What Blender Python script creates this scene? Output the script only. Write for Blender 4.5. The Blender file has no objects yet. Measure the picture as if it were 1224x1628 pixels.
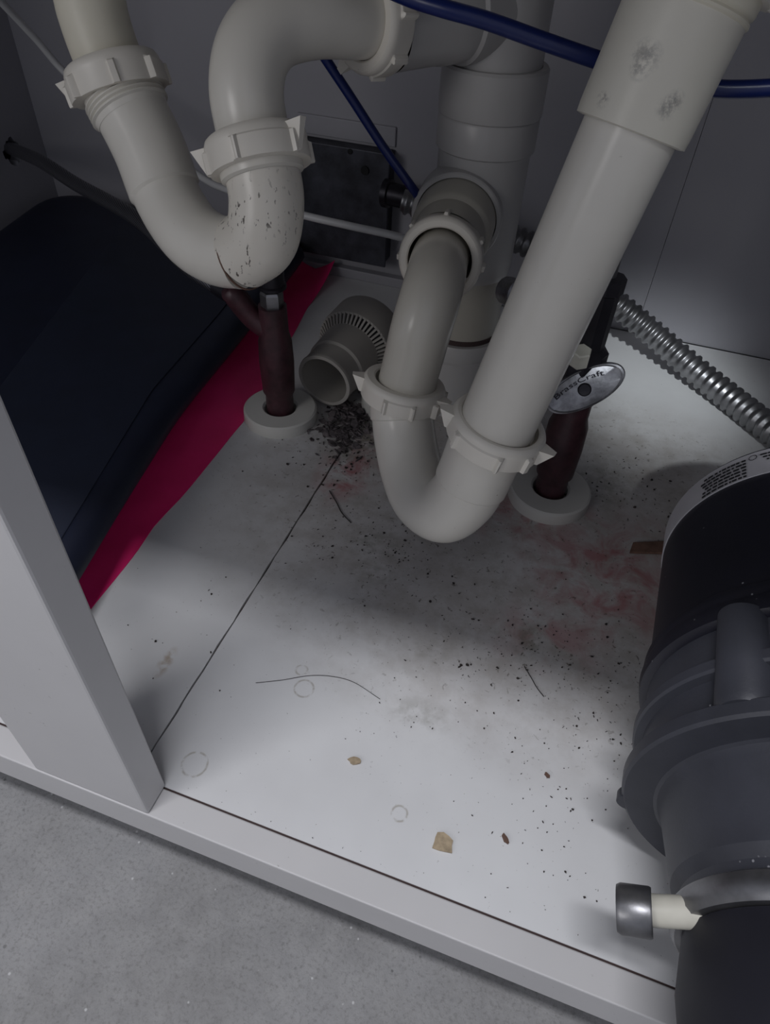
import bpy, bmesh, math, random
from mathutils import Vector, Matrix

# ------------------------------------------------------------------ camera, world, lights, exposure
CAM_LOC = (0.14589, -0.11298, 0.36000)
CAM_AXES = ((0.942896, 0.330362, 0.042518), (0.260588, -0.652128, -0.711915), (-0.207462, 0.682342, -0.700977))
CAM_F = 1089.63
L_TAIL = [(-0.1574, 0.2724, 0.3085), (-0.1545, 0.2694, 0.2818), (-0.1471, 0.2661, 0.2594), (-0.1423, 0.2630, 0.2506)]
L_ARM = [(-0.1451, 0.2649, 0.2562), (-0.1413, 0.2623, 0.2496), (-0.1223, 0.2531, 0.2251), (-0.1069, 0.2418, 0.2024), (-0.0868, 0.2302, 0.1895), (-0.0682, 0.2255, 0.1850), (-0.0510, 0.2239, 0.1870), (-0.0371, 0.2231, 0.1992), (-0.0348, 0.2278, 0.2173), (-0.0392, 0.2329, 0.2337)]
L_ELBOW = [(-0.0372, 0.2303, 0.2291), (-0.0466, 0.2398, 0.2497), (-0.0509, 0.2457, 0.2652), (-0.0513, 0.2570, 0.2792), (-0.0457, 0.2724, 0.2882), (-0.0324, 0.2922, 0.2908), (-0.0191, 0.3129, 0.2885), (-0.0043, 0.3395, 0.2857)]
L_NUTS = [(-0.1423, 0.2630, 0.2506), (-0.1466, 0.2656, 0.2602), (-0.0395, 0.2328, 0.2337), (-0.0442, 0.2376, 0.2440), (-0.0171, 0.3175, 0.2880), (-0.0076, 0.3345, 0.2861)]
R_TUBE = [(0.0394, 0.3380, 0.1600), (0.0442, 0.3089, 0.1645), (0.0490, 0.2824, 0.1644), (0.0509, 0.2664, 0.1597), (0.0501, 0.2558, 0.1467), (0.0475, 0.2534, 0.1266), (0.0442, 0.2514, 0.1042)]
R_BEND = [(0.0434, 0.2501, 0.1033), (0.0441, 0.2474, 0.0918), (0.0496, 0.2378, 0.0766), (0.0609, 0.2206, 0.0636), (0.0753, 0.2017, 0.0595), (0.0916, 0.1893, 0.0654), (0.1023, 0.1886, 0.0815), (0.1066, 0.1914, 0.0987), (0.1098, 0.1927, 0.1176), (0.1133, 0.1934, 0.1357)]
R_PIPE = [(0.1131, 0.1890, 0.1345), (0.1151, 0.1935, 0.1453), (0.1522, 0.2442, 0.3292), (0.1410, 0.2300, 0.2745), (0.1498, 0.2385, 0.3158)]
R_NUTS = [(0.0419, 0.2509, 0.0944), (0.0432, 0.2535, 0.1080), (0.1126, 0.1907, 0.1262), (0.1155, 0.1917, 0.1392), (0.0423, 0.3254, 0.1626), (0.0442, 0.3089, 0.1645)]
BRANCH = [(0.0354, 0.4190, 0.1687), (0.0368, 0.3871, 0.1701), (0.0385, 0.3691, 0.1692), (0.0426, 0.3266, 0.1651), (0.0444, 0.3080, 0.1650)]
BLUE = [(-0.0052, 0.2766, 0.3132), (0.0262, 0.2596, 0.3087), (0.0457, 0.2556, 0.3062), (0.0665, 0.2561, 0.3034), (0.0928, 0.2586, 0.2980), (0.1160, 0.2633, 0.2929), (0.1453, 0.2691, 0.2870), (0.1704, 0.2698, 0.2860), (0.1835, 0.2703, 0.2869), (0.2034, 0.2720, 0.2898)]
BLUE2 = [(-0.0674, 0.3440, 0.2830), (-0.0515, 0.3487, 0.2615), (-0.0363, 0.3584, 0.2379), (-0.0158, 0.3652, 0.2099), (0.0078, 0.3677, 0.1841), (0.0211, 0.3970, 0.1515)]
WHITE = [(-0.3787, 0.4314, 0.2606), (-0.3760, 0.4659, 0.2220), (-0.3627, 0.4819, 0.1909), (-0.3106, 0.4828, 0.1620), (-0.2216, 0.4531, 0.1353), (-0.1802, 0.4350, 0.1339), (-0.1336, 0.4205, 0.1346), (-0.1030, 0.4191, 0.1313), (-0.0599, 0.4218, 0.1284), (-0.0180, 0.4295, 0.1234), (0.0112, 0.4467, 0.1102)]
BRAID = [(-0.3934, 0.4481, 0.1242), (-0.3241, 0.4113, 0.1249), (-0.2224, 0.3581, 0.1287), (-0.1565, 0.3219, 0.1167), (-0.1114, 0.3073, 0.1106)]
CONDUIT = [(-0.0533, 0.5389, 0.1120), (0.0088, 0.5463, 0.1007), (0.0631, 0.5456, 0.0912), (0.1158, 0.5316, 0.0805), (0.1701, 0.5327, 0.0520), (0.2081, 0.5265, 0.0340), (0.2481, 0.5060, 0.0200), (0.2838, 0.4787, 0.0135), (0.3165, 0.4431, 0.0130), (0.3510, 0.4039, 0.0130)]

sc = bpy.context.scene
C = sc.collection
sc.view_settings.view_transform = 'Standard'
sc.view_settings.look = 'None'
sc.view_settings.gamma = 1.0
sc.view_settings.use_curve_mapping = False
sc.view_settings.exposure = 0.0

cd = bpy.data.cameras.new('camera')
cam = bpy.data.objects.new('camera', cd)
C.objects.link(cam)
X, Y, Z = (Vector(a).normalized() for a in CAM_AXES)
cam.matrix_world = Matrix(((X.x, -Y.x, -Z.x, CAM_LOC[0]), (X.y, -Y.y, -Z.y, CAM_LOC[1]), (X.z, -Y.z, -Z.z, CAM_LOC[2]), (0, 0, 0, 1)))
cd.sensor_fit = 'VERTICAL'
cd.sensor_height = 36.0
cd.lens = CAM_F / 1628.0 * 36.0
cd.clip_start = 0.01
sc.camera = cam

wd = bpy.data.worlds.new('room_light')
sc.world = wd
wd.use_nodes = True
wd.node_tree.nodes['Background'].inputs[0].default_value = (0.82, 0.86, 1.0, 1)
wd.node_tree.nodes['Background'].inputs[1].default_value = 0.34

def area_light(name, loc, target, sx, sy, power, col):
    l = bpy.data.lights.new(name, 'AREA')
    l.shape = 'RECTANGLE'; l.size = sx; l.size_y = sy; l.energy = power; l.color = col
    o = bpy.data.objects.new(name, l); C.objects.link(o)
    o.location = loc
    o.rotation_euler = (Vector(target) - Vector(loc)).to_track_quat('-Z', 'Y').to_euler()
    return o
area_light('ceiling_lamp', (0.0, -0.345, 1.75), (0.0, 0.0, 0.0), 0.6, 0.085, 14.5, (0.95, 0.955, 1.0))
area_light('front_fill', (-0.55, -0.95, 0.62), (-0.02, 0.0, 0.12), 0.4, 0.4, 2.2, (1.0, 0.98, 0.97))  # added soft fill that brightens the stile front and pipe sides; no known window
sl = bpy.data.lights.new('back_patch_spot', 'SPOT')  # added narrow spot that makes the bright patch at back right; source unknown
sl.energy = 95.0; sl.color = (0.92, 0.97, 1.0); sl.spot_size = math.radians(6.6); sl.spot_blend = 1.0; sl.shadow_soft_size = 0.03
so = bpy.data.objects.new('back_patch_spot', sl); C.objects.link(so)
so.location = (0.34, -1.0, 1.25)
so.rotation_euler = (Vector((0.220, 0.500, 0.0)) - so.location).to_track_quat('-Z', 'Y').to_euler()

# ------------------------------------------------------------------ helpers
def link_mesh(name, bm, mat, parent=None, smooth=True, angle=35):
    bmesh.ops.recalc_face_normals(bm, faces=bm.faces[:])
    me = bpy.data.meshes.new(name)
    if smooth:
        ang = math.radians(angle)
        for f in bm.faces: f.smooth = True
        for e in bm.edges:
            if len(e.link_faces) == 2 and e.calc_face_angle(0) > ang: e.smooth = False
    bm.to_mesh(me); bm.free()
    o = bpy.data.objects.new(name, me)
    C.objects.link(o)
    if mat: me.materials.append(mat)
    if parent: o.parent = parent
    return o

def tag(o, label=None, cat=None, group=None, kind=None):
    if label: o['label'] = label
    if cat: o['category'] = cat
    if group: o['group'] = group
    if kind: o['kind'] = kind
    return o

def thing(name, label, cat, group=None):
    o = bpy.data.objects.new(name, None); C.objects.link(o)
    o.empty_display_size = 0.02
    return tag(o, label, cat, group)

def frame(axis):
    w = Vector(axis).normalized()
    a = Vector((0, 0, 1)) if abs(w.z) < 0.9 else Vector((1, 0, 0))
    u = w.cross(a).normalized()
    v = w.cross(u)
    return u, v, w

def smooth_path(pts, n=8):
    P = [Vector(p) for p in pts]
    P = [2 * P[0] - P[1]] + P + [2 * P[-1] - P[-2]]
    out = []
    for i in range(1, len(P) - 2):
        a, b, c, d = P[i - 1:i + 3]
        for k in range(n):
            t = k / n
            out.append(0.5 * ((2 * b) + (c - a) * t + (2 * a - 5 * b + 4 * c - d) * t * t + (3 * b - a - 3 * c + d) * t ** 3))
    out.append(P[-2])
    return out

def add_tube(bm, pts, r, seg=32, caps=True, rfun=None):
    n = len(pts)
    prev = None; rings = []
    for i, p in enumerate(pts):
        t = (pts[min(i + 1, n - 1)] - pts[max(i - 1, 0)]).normalized()
        if prev is None: u, _, _ = frame(t)
        else:
            u = prev - t * prev.dot(t); u.normalize()
        prev = u
        v = t.cross(u)
        rr = rfun(i / (n - 1), i) if rfun else r
        rings.append([bm.verts.new(p + (u * math.cos(2 * math.pi * k / seg) + v * math.sin(2 * math.pi * k / seg)) * rr) for k in range(seg)])
    for a, b in zip(rings, rings[1:]):
        for k in range(seg):
            bm.faces.new((a[k], a[(k + 1) % seg], b[(k + 1) % seg], b[k]))
    if caps:
        bm.faces.new(rings[0]); bm.faces.new(rings[-1])

def add_lathe(bm, prof, origin, axis, seg=48, mod=None, closed=False):
    """prof = [(radius, height)] swept around the axis; mod(angle, index) scales the radius."""
    u, v, w = frame(axis); o = Vector(origin)
    rings = []
    for i, (r, h) in enumerate(prof):
        if r < 1e-6:
            rings.append([bm.verts.new(o + w * h)]); continue
        ring = []
        for k in range(seg):
            a = 2 * math.pi * k / seg
            rr = r + (mod(a, i) if mod else 0)
            ring.append(bm.verts.new(o + w * h + (u * math.cos(a) + v * math.sin(a)) * rr))
        rings.append(ring)
    pairs = list(zip(rings, rings[1:]))
    if closed: pairs.append((rings[-1], rings[0]))
    for a, b in pairs:
        for k in range(seg):
            k2 = (k + 1) % seg
            if len(a) == 1 and len(b) == 1: continue
            if len(a) == 1: bm.faces.new((a[0], b[k], b[k2]))
            elif len(b) == 1: bm.faces.new((a[k], a[k2], b[0]))
            else: bm.faces.new((a[k], a[k2], b[k2], b[k]))

def add_box(bm, lo, hi, M=None):
    vs = [Vector((x, y, z)) for x in (lo[0], hi[0]) for y in (lo[1], hi[1]) for z in (lo[2], hi[2])]
    if M: vs = [M @ v for v in vs]
    vs = [bm.verts.new(v) for v in vs]
    for f in ((0, 1, 3, 2), (4, 6, 7, 5), (0, 4, 5, 1), (2, 3, 7, 6), (0, 2, 6, 4), (1, 5, 7, 3)):
        bm.faces.new([vs[i] for i in f])

def add_prism(bm, poly, z0, z1):
    a = [bm.verts.new((p[0], p[1], z0)) for p in poly]
    b = [bm.verts.new((p[0], p[1], z1)) for p in poly]
    n = len(poly)
    for k in range(n): bm.faces.new((a[k], a[(k + 1) % n], b[(k + 1) % n], b[k]))
    bm.faces.new(a[::-1]); bm.faces.new(b)

def bevel(o, w, seg=2):
    m = o.modifiers.new('bevel', 'BEVEL'); m.width = w; m.segments = seg; m.limit_method = 'ANGLE'; m.angle_limit = math.radians(40)
    return o

def box(name, lo, hi, mat, parent=None, bw=0.0008):
    bm = bmesh.new(); add_box(bm, lo, hi)
    o = link_mesh(name, bm, mat, parent, smooth=False)
    if bw: bevel(o, bw)
    return o

def tube(name, pts, r, mat, parent=None, n=8, seg=32, rfun=None):
    bm = bmesh.new(); add_tube(bm, smooth_path(pts, n), r, seg, True, rfun)
    return link_mesh(name, bm, mat, parent)

def lathe(name, prof, origin, axis, mat, parent=None, seg=48, mod=None, closed=False, angle=35):
    bm = bmesh.new(); add_lathe(bm, prof, origin, axis, seg, mod, closed)
    return link_mesh(name, bm, mat, parent, angle=angle)

# ------------------------------------------------------------------ materials
class NT:
    def __init__(s, name):
        s.m = bpy.data.materials.new(name); s.m.use_nodes = True
        s.t = s.m.node_tree; s.b = s.t.nodes['Principled BSDF']
        s.geo = s.t.nodes.new('ShaderNodeNewGeometry')
        s.pos = s.geo.outputs['Position']
    def node(s, typ, ins=None, **kw):
        n = s.t.nodes.new(typ)
        for k, v in kw.items(): setattr(n, k, v)
        for k, v in (ins or {}).items(): s.put(n.inputs[k], v)
        return n
    def put(s, sock, v):
        if isinstance(v, bpy.types.NodeSocket): s.t.links.new(v, sock)
        else: sock.default_value = v
    def noise(s, scale, detail=3, rough=0.5, vec=None, dist=0.0):
        return s.node('ShaderNodeTexNoise', {'Vector': vec or s.pos, 'Scale': scale, 'Detail': detail, 'Roughness': rough, 'Distortion': dist}).outputs['Fac']
    def ramp(s, f, a, b, lo=0.0, hi=1.0):
        return s.node('ShaderNodeMapRange', {'Value': f, 'From Min': a, 'From Max': b, 'To Min': lo, 'To Max': hi}, clamp=True).outputs[0]
    def math(s, op, a, b=0.0):
        return s.node('ShaderNodeMath', {0: a, 1: b}, operation=op).outputs[0]
    def mix(s, f, a, b):
        n = s.t.nodes.new('ShaderNodeMix'); n.data_type = 'RGBA'
        s.put(n.inputs[0], f)
        s.put(n.inputs[6], a if isinstance(a, bpy.types.NodeSocket) else (*a, 1))
        s.put(n.inputs[7], b if isinstance(b, bpy.types.NodeSocket) else (*b, 1))
        return n.outputs[2]
    def dist(s, p, sx=1.0, sy=1.0):
        v = s.node('ShaderNodeVectorMath', {0: s.pos, 1: (p[0], p[1], 0.0)}, operation='SUBTRACT').outputs[0]
        v = s.node('ShaderNodeVectorMath', {0: v, 1: (1 / sx, 1 / sy, 0.0)}, operation='MULTIPLY').outputs[0]
        return s.node('ShaderNodeVectorMath', {0: v}, operation='LENGTH').outputs['Value']
    def fin(s, col, rough=0.5, metal=0.0, bump=None, bs=0.1, bd=0.001, spec=0.5, coat=0.0):
        s.put(s.b.inputs['Base Color'], col if isinstance(col, bpy.types.NodeSocket) else (*col, 1))
        s.put(s.b.inputs['Roughness'], rough); s.put(s.b.inputs['Metallic'], metal)
        s.b.inputs['Specular IOR Level'].default_value = spec
        s.b.inputs['Coat Weight'].default_value = coat
        if bump is not None:
            n = s.node('ShaderNodeBump', {'Height': bump, 'Strength': bs, 'Distance': bd})
            s.t.links.new(n.outputs[0], s.b.inputs['Normal'])
        return s.m

def plastic(name, col, rough=0.35, grime=0.3, seed=0.0, tint=(0.20, 0.16, 0.11), coat=0.0):
    t = NT(name)
    off = t.node('ShaderNodeVectorMath', {0: t.pos, 1: (seed, seed * 2, seed * 3)}, operation='ADD').outputs[0]
    big = t.ramp(t.noise(14, 4, 0.6, off), 0.45, 0.8, 0, 0.35 * grime)
    c = t.mix(big, col, tuple(k * 0.75 for k in col))
    sp = t.ramp(t.noise(330, 3, 0.7, off), 0.70, 0.76)
    zone = t.ramp(t.noise(30, 2, 0.5, off), 0.52, 0.66)
    c = t.mix(t.math('MULTIPLY', t.math('MULTIPLY', sp, zone), grime), c, tint)
    return t.fin(c, rough, bump=t.noise(90, 2, 0.5, off), bs=0.08, bd=0.0006, coat=coat)

M_WHITE = plastic('white_plastic_pipe', (0.74, 0.71, 0.64), 0.27, 0.9, 0.0)
M_CREAM = plastic('cream_plastic_pipe', (0.72, 0.68, 0.56), 0.42, 0.6, 1.3)
SMUDGES = (((0.1403, 0.2123, 0.3045), 0.007), ((0.1388, 0.2082, 0.3010), 0.005), ((0.1285, 0.2116, 0.2888), 0.004), ((0.1558, 0.2084, 0.2919), 0.005), ((0.1526, 0.2091, 0.2892), 0.005))
def smudged():
    t = NT('smudged_sleeve')
    c = t.mix(t.ramp(t.noise(14, 4, 0.6), 0.45, 0.8, 0, 0.3), (0.72, 0.69, 0.60), (0.58, 0.54, 0.46))
    for p, r_ in SMUDGES:
        d = t.node('ShaderNodeVectorMath', {0: t.pos, 1: p}, operation='DISTANCE').outputs['Value']
        f = t.math('MULTIPLY', t.ramp(d, r_, r_ * 0.3), t.ramp(t.noise(300, 4, 0.7), 0.42, 0.60))
        c = t.mix(t.math('MULTIPLY', f, 0.7), c, (0.22, 0.21, 0.20))
    return t.fin(c, 0.38, bump=t.noise(90, 2), bs=0.08, bd=0.0006)
M_SLEEVE = smudged()
M_NUT = plastic('white_plastic_nut', (0.78, 0.74, 0.66), 0.38, 0.8, 2.1)
M_GREYPIPE = plastic('grey_white_tube', (0.60, 0.57, 0.50), 0.25, 0.5, 3.3)
M_STACK = plastic('greyed_pvc', (0.44, 0.43, 0.42), 0.36, 0.5, 4.2)
M_STACKG = plastic('beige_pvc', (0.40, 0.38, 0.33), 0.4, 0.5, 5.0)
M_FIT = plastic('dusty_white_plastic', (0.36, 0.34, 0.31), 0.6, 0.8, 6.0)
M_ESC = plastic('white_escutcheon_plastic', (0.62, 0.61, 0.57), 0.5, 0.5, 7.0)

def flat(name, col, rough=0.5, metal=0.0, bump=0.0, bscale=200, var=0.15, vscale=30, coat=0.0):
    t = NT(name)
    c = t.mix(t.ramp(t.noise(vscale, 4, 0.6), 0.35, 0.7), tuple(k * (1 - var) for k in col), tuple(min(1, k * (1 + var)) for k in col))
    return t.fin(c, rough, metal, t.noise(bscale, 3, 0.6) if bump else None, bump, 0.0005, coat=coat)

M_TRAP = None
def trap_dirty():
    t = NT('speckled_trap_plastic')
    c = t.mix(t.ramp(t.noise(14, 4, 0.6), 0.45, 0.8, 0, 0.3), (0.76, 0.72, 0.64), (0.60, 0.56, 0.49))
    near = t.node('ShaderNodeVectorMath', {0: t.pos, 1: (-0.038, 0.205, 0.200)}, operation='DISTANCE').outputs['Value']
    zone = t.ramp(near, 0.055, 0.02)
    st = t.node('ShaderNodeVectorMath', {0: t.pos, 1: (1.0, 1.0, 0.45)}, operation='MULTIPLY').outputs[0]
    sp = t.ramp(t.noise(420, 2, 0.6, st), 0.62, 0.66)
    zz = t.math('MULTIPLY', t.math('MULTIPLY', sp, zone), t.ramp(t.noise(60, 2, 0.5), 0.42, 0.55))
    c = t.mix(t.math('MULTIPLY', zz, 0.9), c, (0.06, 0.045, 0.035))
    return t.fin(c, 0.3, bump=t.noise(120, 2), bs=0.08, bd=0.0006)
M_TRAP = trap_dirty()

M_BLUE = flat('blue_tubing', (0.004, 0.014, 0.10), 0.32, var=0.1)
M_WTUBE = flat('white_tubing', (0.52, 0.52, 0.52), 0.4, var=0.05)
M_NAVY = flat('navy_black_plastic', (0.010, 0.014, 0.034), 0.5, bump=0.1, bscale=900, var=0.15)
M_NAVYP = flat('navy_textured_plastic', (0.013, 0.018, 0.038), 0.6, bump=0.1, bscale=900, var=0.12)
M_PINK = flat('crimson_pink_plastic', (1.0, 0.025, 0.20), 0.4, bump=0.15, bscale=60, var=0.12, vscale=20)
M_MAROON = flat('dark_maroon_pipe', (0.055, 0.020, 0.026), 0.45, bump=0.5, bscale=160, var=0.4, vscale=80)
M_DARKVALVE = flat('dark_valve_metal', (0.03, 0.028, 0.035), 0.4, 0.6, bump=0.2, var=0.3)
M_STEEL = flat('dull_steel', (0.27, 0.27, 0.28), 0.38, 0.9, bump=0.15, var=0.25, vscale=60)
M_CHROME = flat('worn_chrome', (0.34, 0.34, 0.36), 0.38, 0.85, bump=0.25, bscale=300, var=0.35, vscale=120)
M_BOX = flat('tarnished_box_metal', (0.045, 0.047, 0.060), 0.5, 0.4, bump=0.3, bscale=90, var=0.5, vscale=40)
M_BLACK = flat('hole_shade_black', (0.004, 0.004, 0.005), 0.8)  # black colour stands in for the shade inside holes and slots
def dusty(name, col, rough):
    t = NT(name)
    c = t.mix(t.ramp(t.noise(25, 4, 0.6), 0.35, 0.7), tuple(k * 0.85 for k in col), tuple(k * 1.2 for k in col))
    v = t.node('ShaderNodeTexVoronoi', {'Vector': t.pos, 'Scale': 210.0}).outputs['Distance']
    dot = t.math('MULTIPLY', t.ramp(v, 0.12, 0.07), t.ramp(t.noise(45, 2), 0.60, 0.66))
    c = t.mix(t.math('MULTIPLY', dot, 0.7), c, (0.45, 0.45, 0.48))
    return t.fin(c, rough, bump=t.noise(850, 3), bs=0.15, bd=0.0004)
M_MOTOR = dusty('black_motor_shell', (0.0075, 0.0075, 0.016), 0.45)
M_HOUSE = dusty('charcoal_housing', (0.042, 0.044, 0.056), 0.5)
M_RUBBER = flat('black_rubber', (0.009, 0.009, 0.016), 0.6, var=0.2)
M_GROOVE = flat('grime_line', (0.05, 0.03, 0.028), 0.8)
M_INK = flat('black_ink', (0.015, 0.015, 0.018), 0.6)
M_LABEL = flat('silver_grey_label', (0.42, 0.41, 0.44), 0.45, var=0.08)
M_NYLON = flat('cream_nylon', (0.62, 0.60, 0.52), 0.45)
M_LINT = flat('grey_lint', (0.10, 0.085, 0.088), 0.9, var=0.6, vscale=150)
M_CRUMB = flat('dark_crumbs', (0.035, 0.028, 0.025), 0.8, var=0.4)
M_TAN = flat('tan_flake', (0.42, 0.33, 0.22), 0.7, var=0.3, vscale=200)
M_WOOD = flat('brown_wood_scrap', (0.16, 0.09, 0.065), 0.7, var=0.3, vscale=120)
M_HAIR = flat('dark_hair', (0.03, 0.025, 0.025), 0.5)

def braid():
    t = NT('braided_steel')
    w1 = t.node('ShaderNodeTexWave', {'Vector': t.pos, 'Scale': 260.0, 'Distortion': 1.5}, wave_type='BANDS', bands_direction='DIAGONAL').outputs['Fac']
    c = t.mix(w1, (0.05, 0.05, 0.06), (0.20, 0.20, 0.22))
    return t.fin(c, 0.4, 0.8, w1, 0.5, 0.0005)
M_BRAID = braid()

def concrete():
    t = NT('concrete')
    c = t.mix(t.ramp(t.noise(6, 6, 0.65), 0.32, 0.68), (0.215, 0.21, 0.205), (0.33, 0.33, 0.335))
    c = t.mix(t.ramp(t.noise(60, 5, 0.7), 0.35, 0.7, 0, 0.55), c, (0.38, 0.375, 0.37))
    c = t.mix(t.ramp(t.noise(420, 4, 0.7), 0.50, 0.72, 0, 0.55), c, (0.13, 0.125, 0.12))
    v = t.node('ShaderNodeTexVoronoi', {'Vector': t.pos, 'Scale': 130.0}).outputs['Distance']
    pit = t.math('MULTIPLY', t.ramp(v, 0.16, 0.10), t.ramp(t.noise(25, 2), 0.56, 0.62))
    c = t.mix(t.math('MULTIPLY', pit, 0.7), c, (0.08, 0.08, 0.08))
    vl = t.node('ShaderNodeTexVoronoi', {'Vector': t.pos, 'Scale': 75.0}).outputs['Distance']
    c = t.mix(t.ramp(vl, 0.07, 0.04, 0, 0.6), c, (0.7, 0.7, 0.7))
    return t.fin(c, 0.75, bump=t.noise(260, 5, 0.7), bs=0.5, bd=0.001)
M_CONC = concrete()

def deck():
    t = NT('stained_white_deck')
    base = t.mix(t.ramp(t.noise(9, 4, 0.55), 0.35, 0.65), (0.66, 0.66, 0.665), (0.74, 0.745, 0.75))
    # water staining towards the pipes: brownish-grey film
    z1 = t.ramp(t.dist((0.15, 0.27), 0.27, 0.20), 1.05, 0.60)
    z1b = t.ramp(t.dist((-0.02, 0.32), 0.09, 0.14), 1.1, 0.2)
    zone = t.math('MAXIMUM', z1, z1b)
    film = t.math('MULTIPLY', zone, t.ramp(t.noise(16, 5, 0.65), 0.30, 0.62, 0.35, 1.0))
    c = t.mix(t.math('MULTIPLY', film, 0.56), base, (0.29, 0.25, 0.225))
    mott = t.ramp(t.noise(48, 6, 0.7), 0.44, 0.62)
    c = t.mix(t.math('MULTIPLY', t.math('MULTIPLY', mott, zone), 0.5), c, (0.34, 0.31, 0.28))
    # pinkish red stains
    for p, sx, sy, a in (((0.205, 0.235), 0.075, 0.085, 0.7), ((-0.002, 0.275), 0.03, 0.055, 0.85), ((0.17, 0.165), 0.045, 0.03, 0.4), ((0.13, 0.29), 0.06, 0.06, 0.7)):
        m = t.math('MULTIPLY', t.ramp(t.dist(p, sx, sy), 1.0, 0.3), t.ramp(t.noise(38, 4, 0.65, dist=0.6), 0.42, 0.62))
        c = t.mix(t.math('MULTIPLY', m, a), c, (0.36, 0.10, 0.11))
    # darker spot blotches
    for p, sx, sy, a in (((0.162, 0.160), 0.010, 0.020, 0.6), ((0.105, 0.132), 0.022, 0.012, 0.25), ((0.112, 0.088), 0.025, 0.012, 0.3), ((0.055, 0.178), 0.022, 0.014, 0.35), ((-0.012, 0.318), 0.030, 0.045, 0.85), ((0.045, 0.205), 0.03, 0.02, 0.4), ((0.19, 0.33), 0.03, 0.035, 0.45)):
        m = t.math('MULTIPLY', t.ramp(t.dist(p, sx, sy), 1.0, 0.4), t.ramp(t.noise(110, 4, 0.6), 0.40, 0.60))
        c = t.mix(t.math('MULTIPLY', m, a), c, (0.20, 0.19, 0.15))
    m = t.math('MULTIPLY', t.ramp(t.dist((-0.041, 0.066), 0.005, 0.013), 1.0, 0.3), t.ramp(t.noise(160, 3), 0.4, 0.6))
    c = t.mix(t.math('MULTIPLY', m, 0.7), c, (0.36, 0.26, 0.17))
    # ring marks left by drips
    for p, r in (((0.0440, 0.0795), 0.0056), ((0.0080, 0.0165), 0.0068), ((0.0375, 0.0905), 0.0035), ((0.120, 0.030), 0.004)):
        d = t.dist(p, 1, 1)
        ring = t.math('MULTIPLY', t.ramp(d, r - 0.0009, r, 0, 1), t.ramp(d, r, r + 0.0009, 1, 0))
        ring = t.math('MULTIPLY', ring, t.ramp(t.noise(260, 2), 0.38, 0.55))
        c = t.mix(t.math('MULTIPLY', ring, 0.75), c, (0.33, 0.30, 0.25))
    # fine specks everywhere, thicker in the stained zone
    sp = t.ramp(t.noise(520, 3, 0.6, dist=0.4), 0.69, 0.73)
    dens = t.ramp(t.noise(22, 3), 0.42, 0.60)
    den2 = t.math('ADD', t.math('MULTIPLY', dens, 0.7), t.math('MULTIPLY', zone, 0.5))
    c = t.mix(t.math('MULTIPLY', sp, den2), c, (0.12, 0.10, 0.08))
    sp2 = t.ramp(t.noise(230, 4, 0.65, dist=0.6), 0.625, 0.66)
    c = t.mix(t.math('MULTIPLY', t.math('MULTIPLY', sp2, zone), 0.75), c, (0.13, 0.11, 0.09))
    return t.fin(c, t.ramp(t.noise(30, 3), 0.3, 0.7, 0.38, 0.58), bump=t.noise(45, 3), bs=0.1, bd=0.001)
M_DECK = deck()

def painted(name, col, rough=0.42, sp=0.5):
    t = NT(name)
    c = t.mix(t.ramp(t.noise(7, 4, 0.6), 0.35, 0.7), col, tuple(k * 0.92 for k in col))
    s_ = t.math('MULTIPLY', t.ramp(t.noise(300, 3, 0.6), 0.70, 0.74), t.ramp(t.noise(18, 3), 0.48, 0.6))
    c = t.mix(t.math('MULTIPLY', s_, sp), c, (0.13, 0.11, 0.10))
    return t.fin(c, rough, bump=t.noise(120, 2), bs=0.05, bd=0.0005)
M_FRAME = painted('grey_white_frame_paint', (0.62, 0.61, 0.61))
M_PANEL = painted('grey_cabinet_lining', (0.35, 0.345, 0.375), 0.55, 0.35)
M_WALL = painted('room_wall_paint', (0.6, 0.6, 0.6), 0.7, 0.0)
M_WORK = painted('worktop', (0.35, 0.33, 0.31), 0.4, 0.0)
M_SINK = flat('sink_steel', (0.5, 0.5, 0.5), 0.35, 0.8)

# ------------------------------------------------------------------ setting: room shell
ZF = -0.105                                                      # concrete level below the cabinet deck
def struct(o): o['kind'] = 'structure'; return o
struct(box('floor', (-1.3, -1.6, ZF - 0.03), (1.3, 0.64, ZF), M_CONC, bw=0))
struct(box('wall_back', (-1.3, 0.605, ZF - 0.03), (1.3, 0.68, 2.3), M_WALL, bw=0))

# ------------------------------------------------------------------ cabinet
cab = thing('sink_cabinet', 'open grey-white sink base cabinet standing on the concrete floor', 'cabinet')
SX = -0.0175                                                     # seam between the two deck sheets
for nm, x0, x1 in (('deck_panel', -0.515, SX - 0.0003), ('deck_panel', SX + 0.0003, 0.50)):
    bm = bmesh.new()
    n = 60
    def wob(k, s): return (1 if s == 1 else -1) * (0.000004 * k + 0.00025 + 0.0001 * (k > 20)) + 0.00022 * math.sin(k * 1.7 + s) + 0.00018 * math.sin(k * 4.3 + s * 2)
    top = []
    for k in range(n + 1):
        y = 0.0003 + (0.588 - 0.0003) * k / n
        a = x0 if x0 < -0.4 else x0 + wob(k, 1)
        b = x1 if x1 > 0.4 else x1 + wob(k, 2.2)
        top.append((a, b, y))
    va = [[bm.verts.new((q, y, z)) for q in (a, b) for z in (0.0, -0.015)] for a, b, y in top]
    for p, q in zip(va, va[1:]):
        bm.faces.new((p[0], p[2], q[2], q[0])); bm.faces.new((p[1], q[1], q[3], p[3]))
        bm.faces.new((p[0], q[0], q[1], p[1])); bm.faces.new((p[2], p[3], q[3], q[2]))
    bm.faces.new((va[0][0], va[0][1], va[0][3], va[0][2])); bm.faces.new((va[-1][0], va[-1][2], va[-1][3], va[-1][1]))
    link_mesh(nm, bm, M_DECK, cab, smooth=False)
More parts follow.
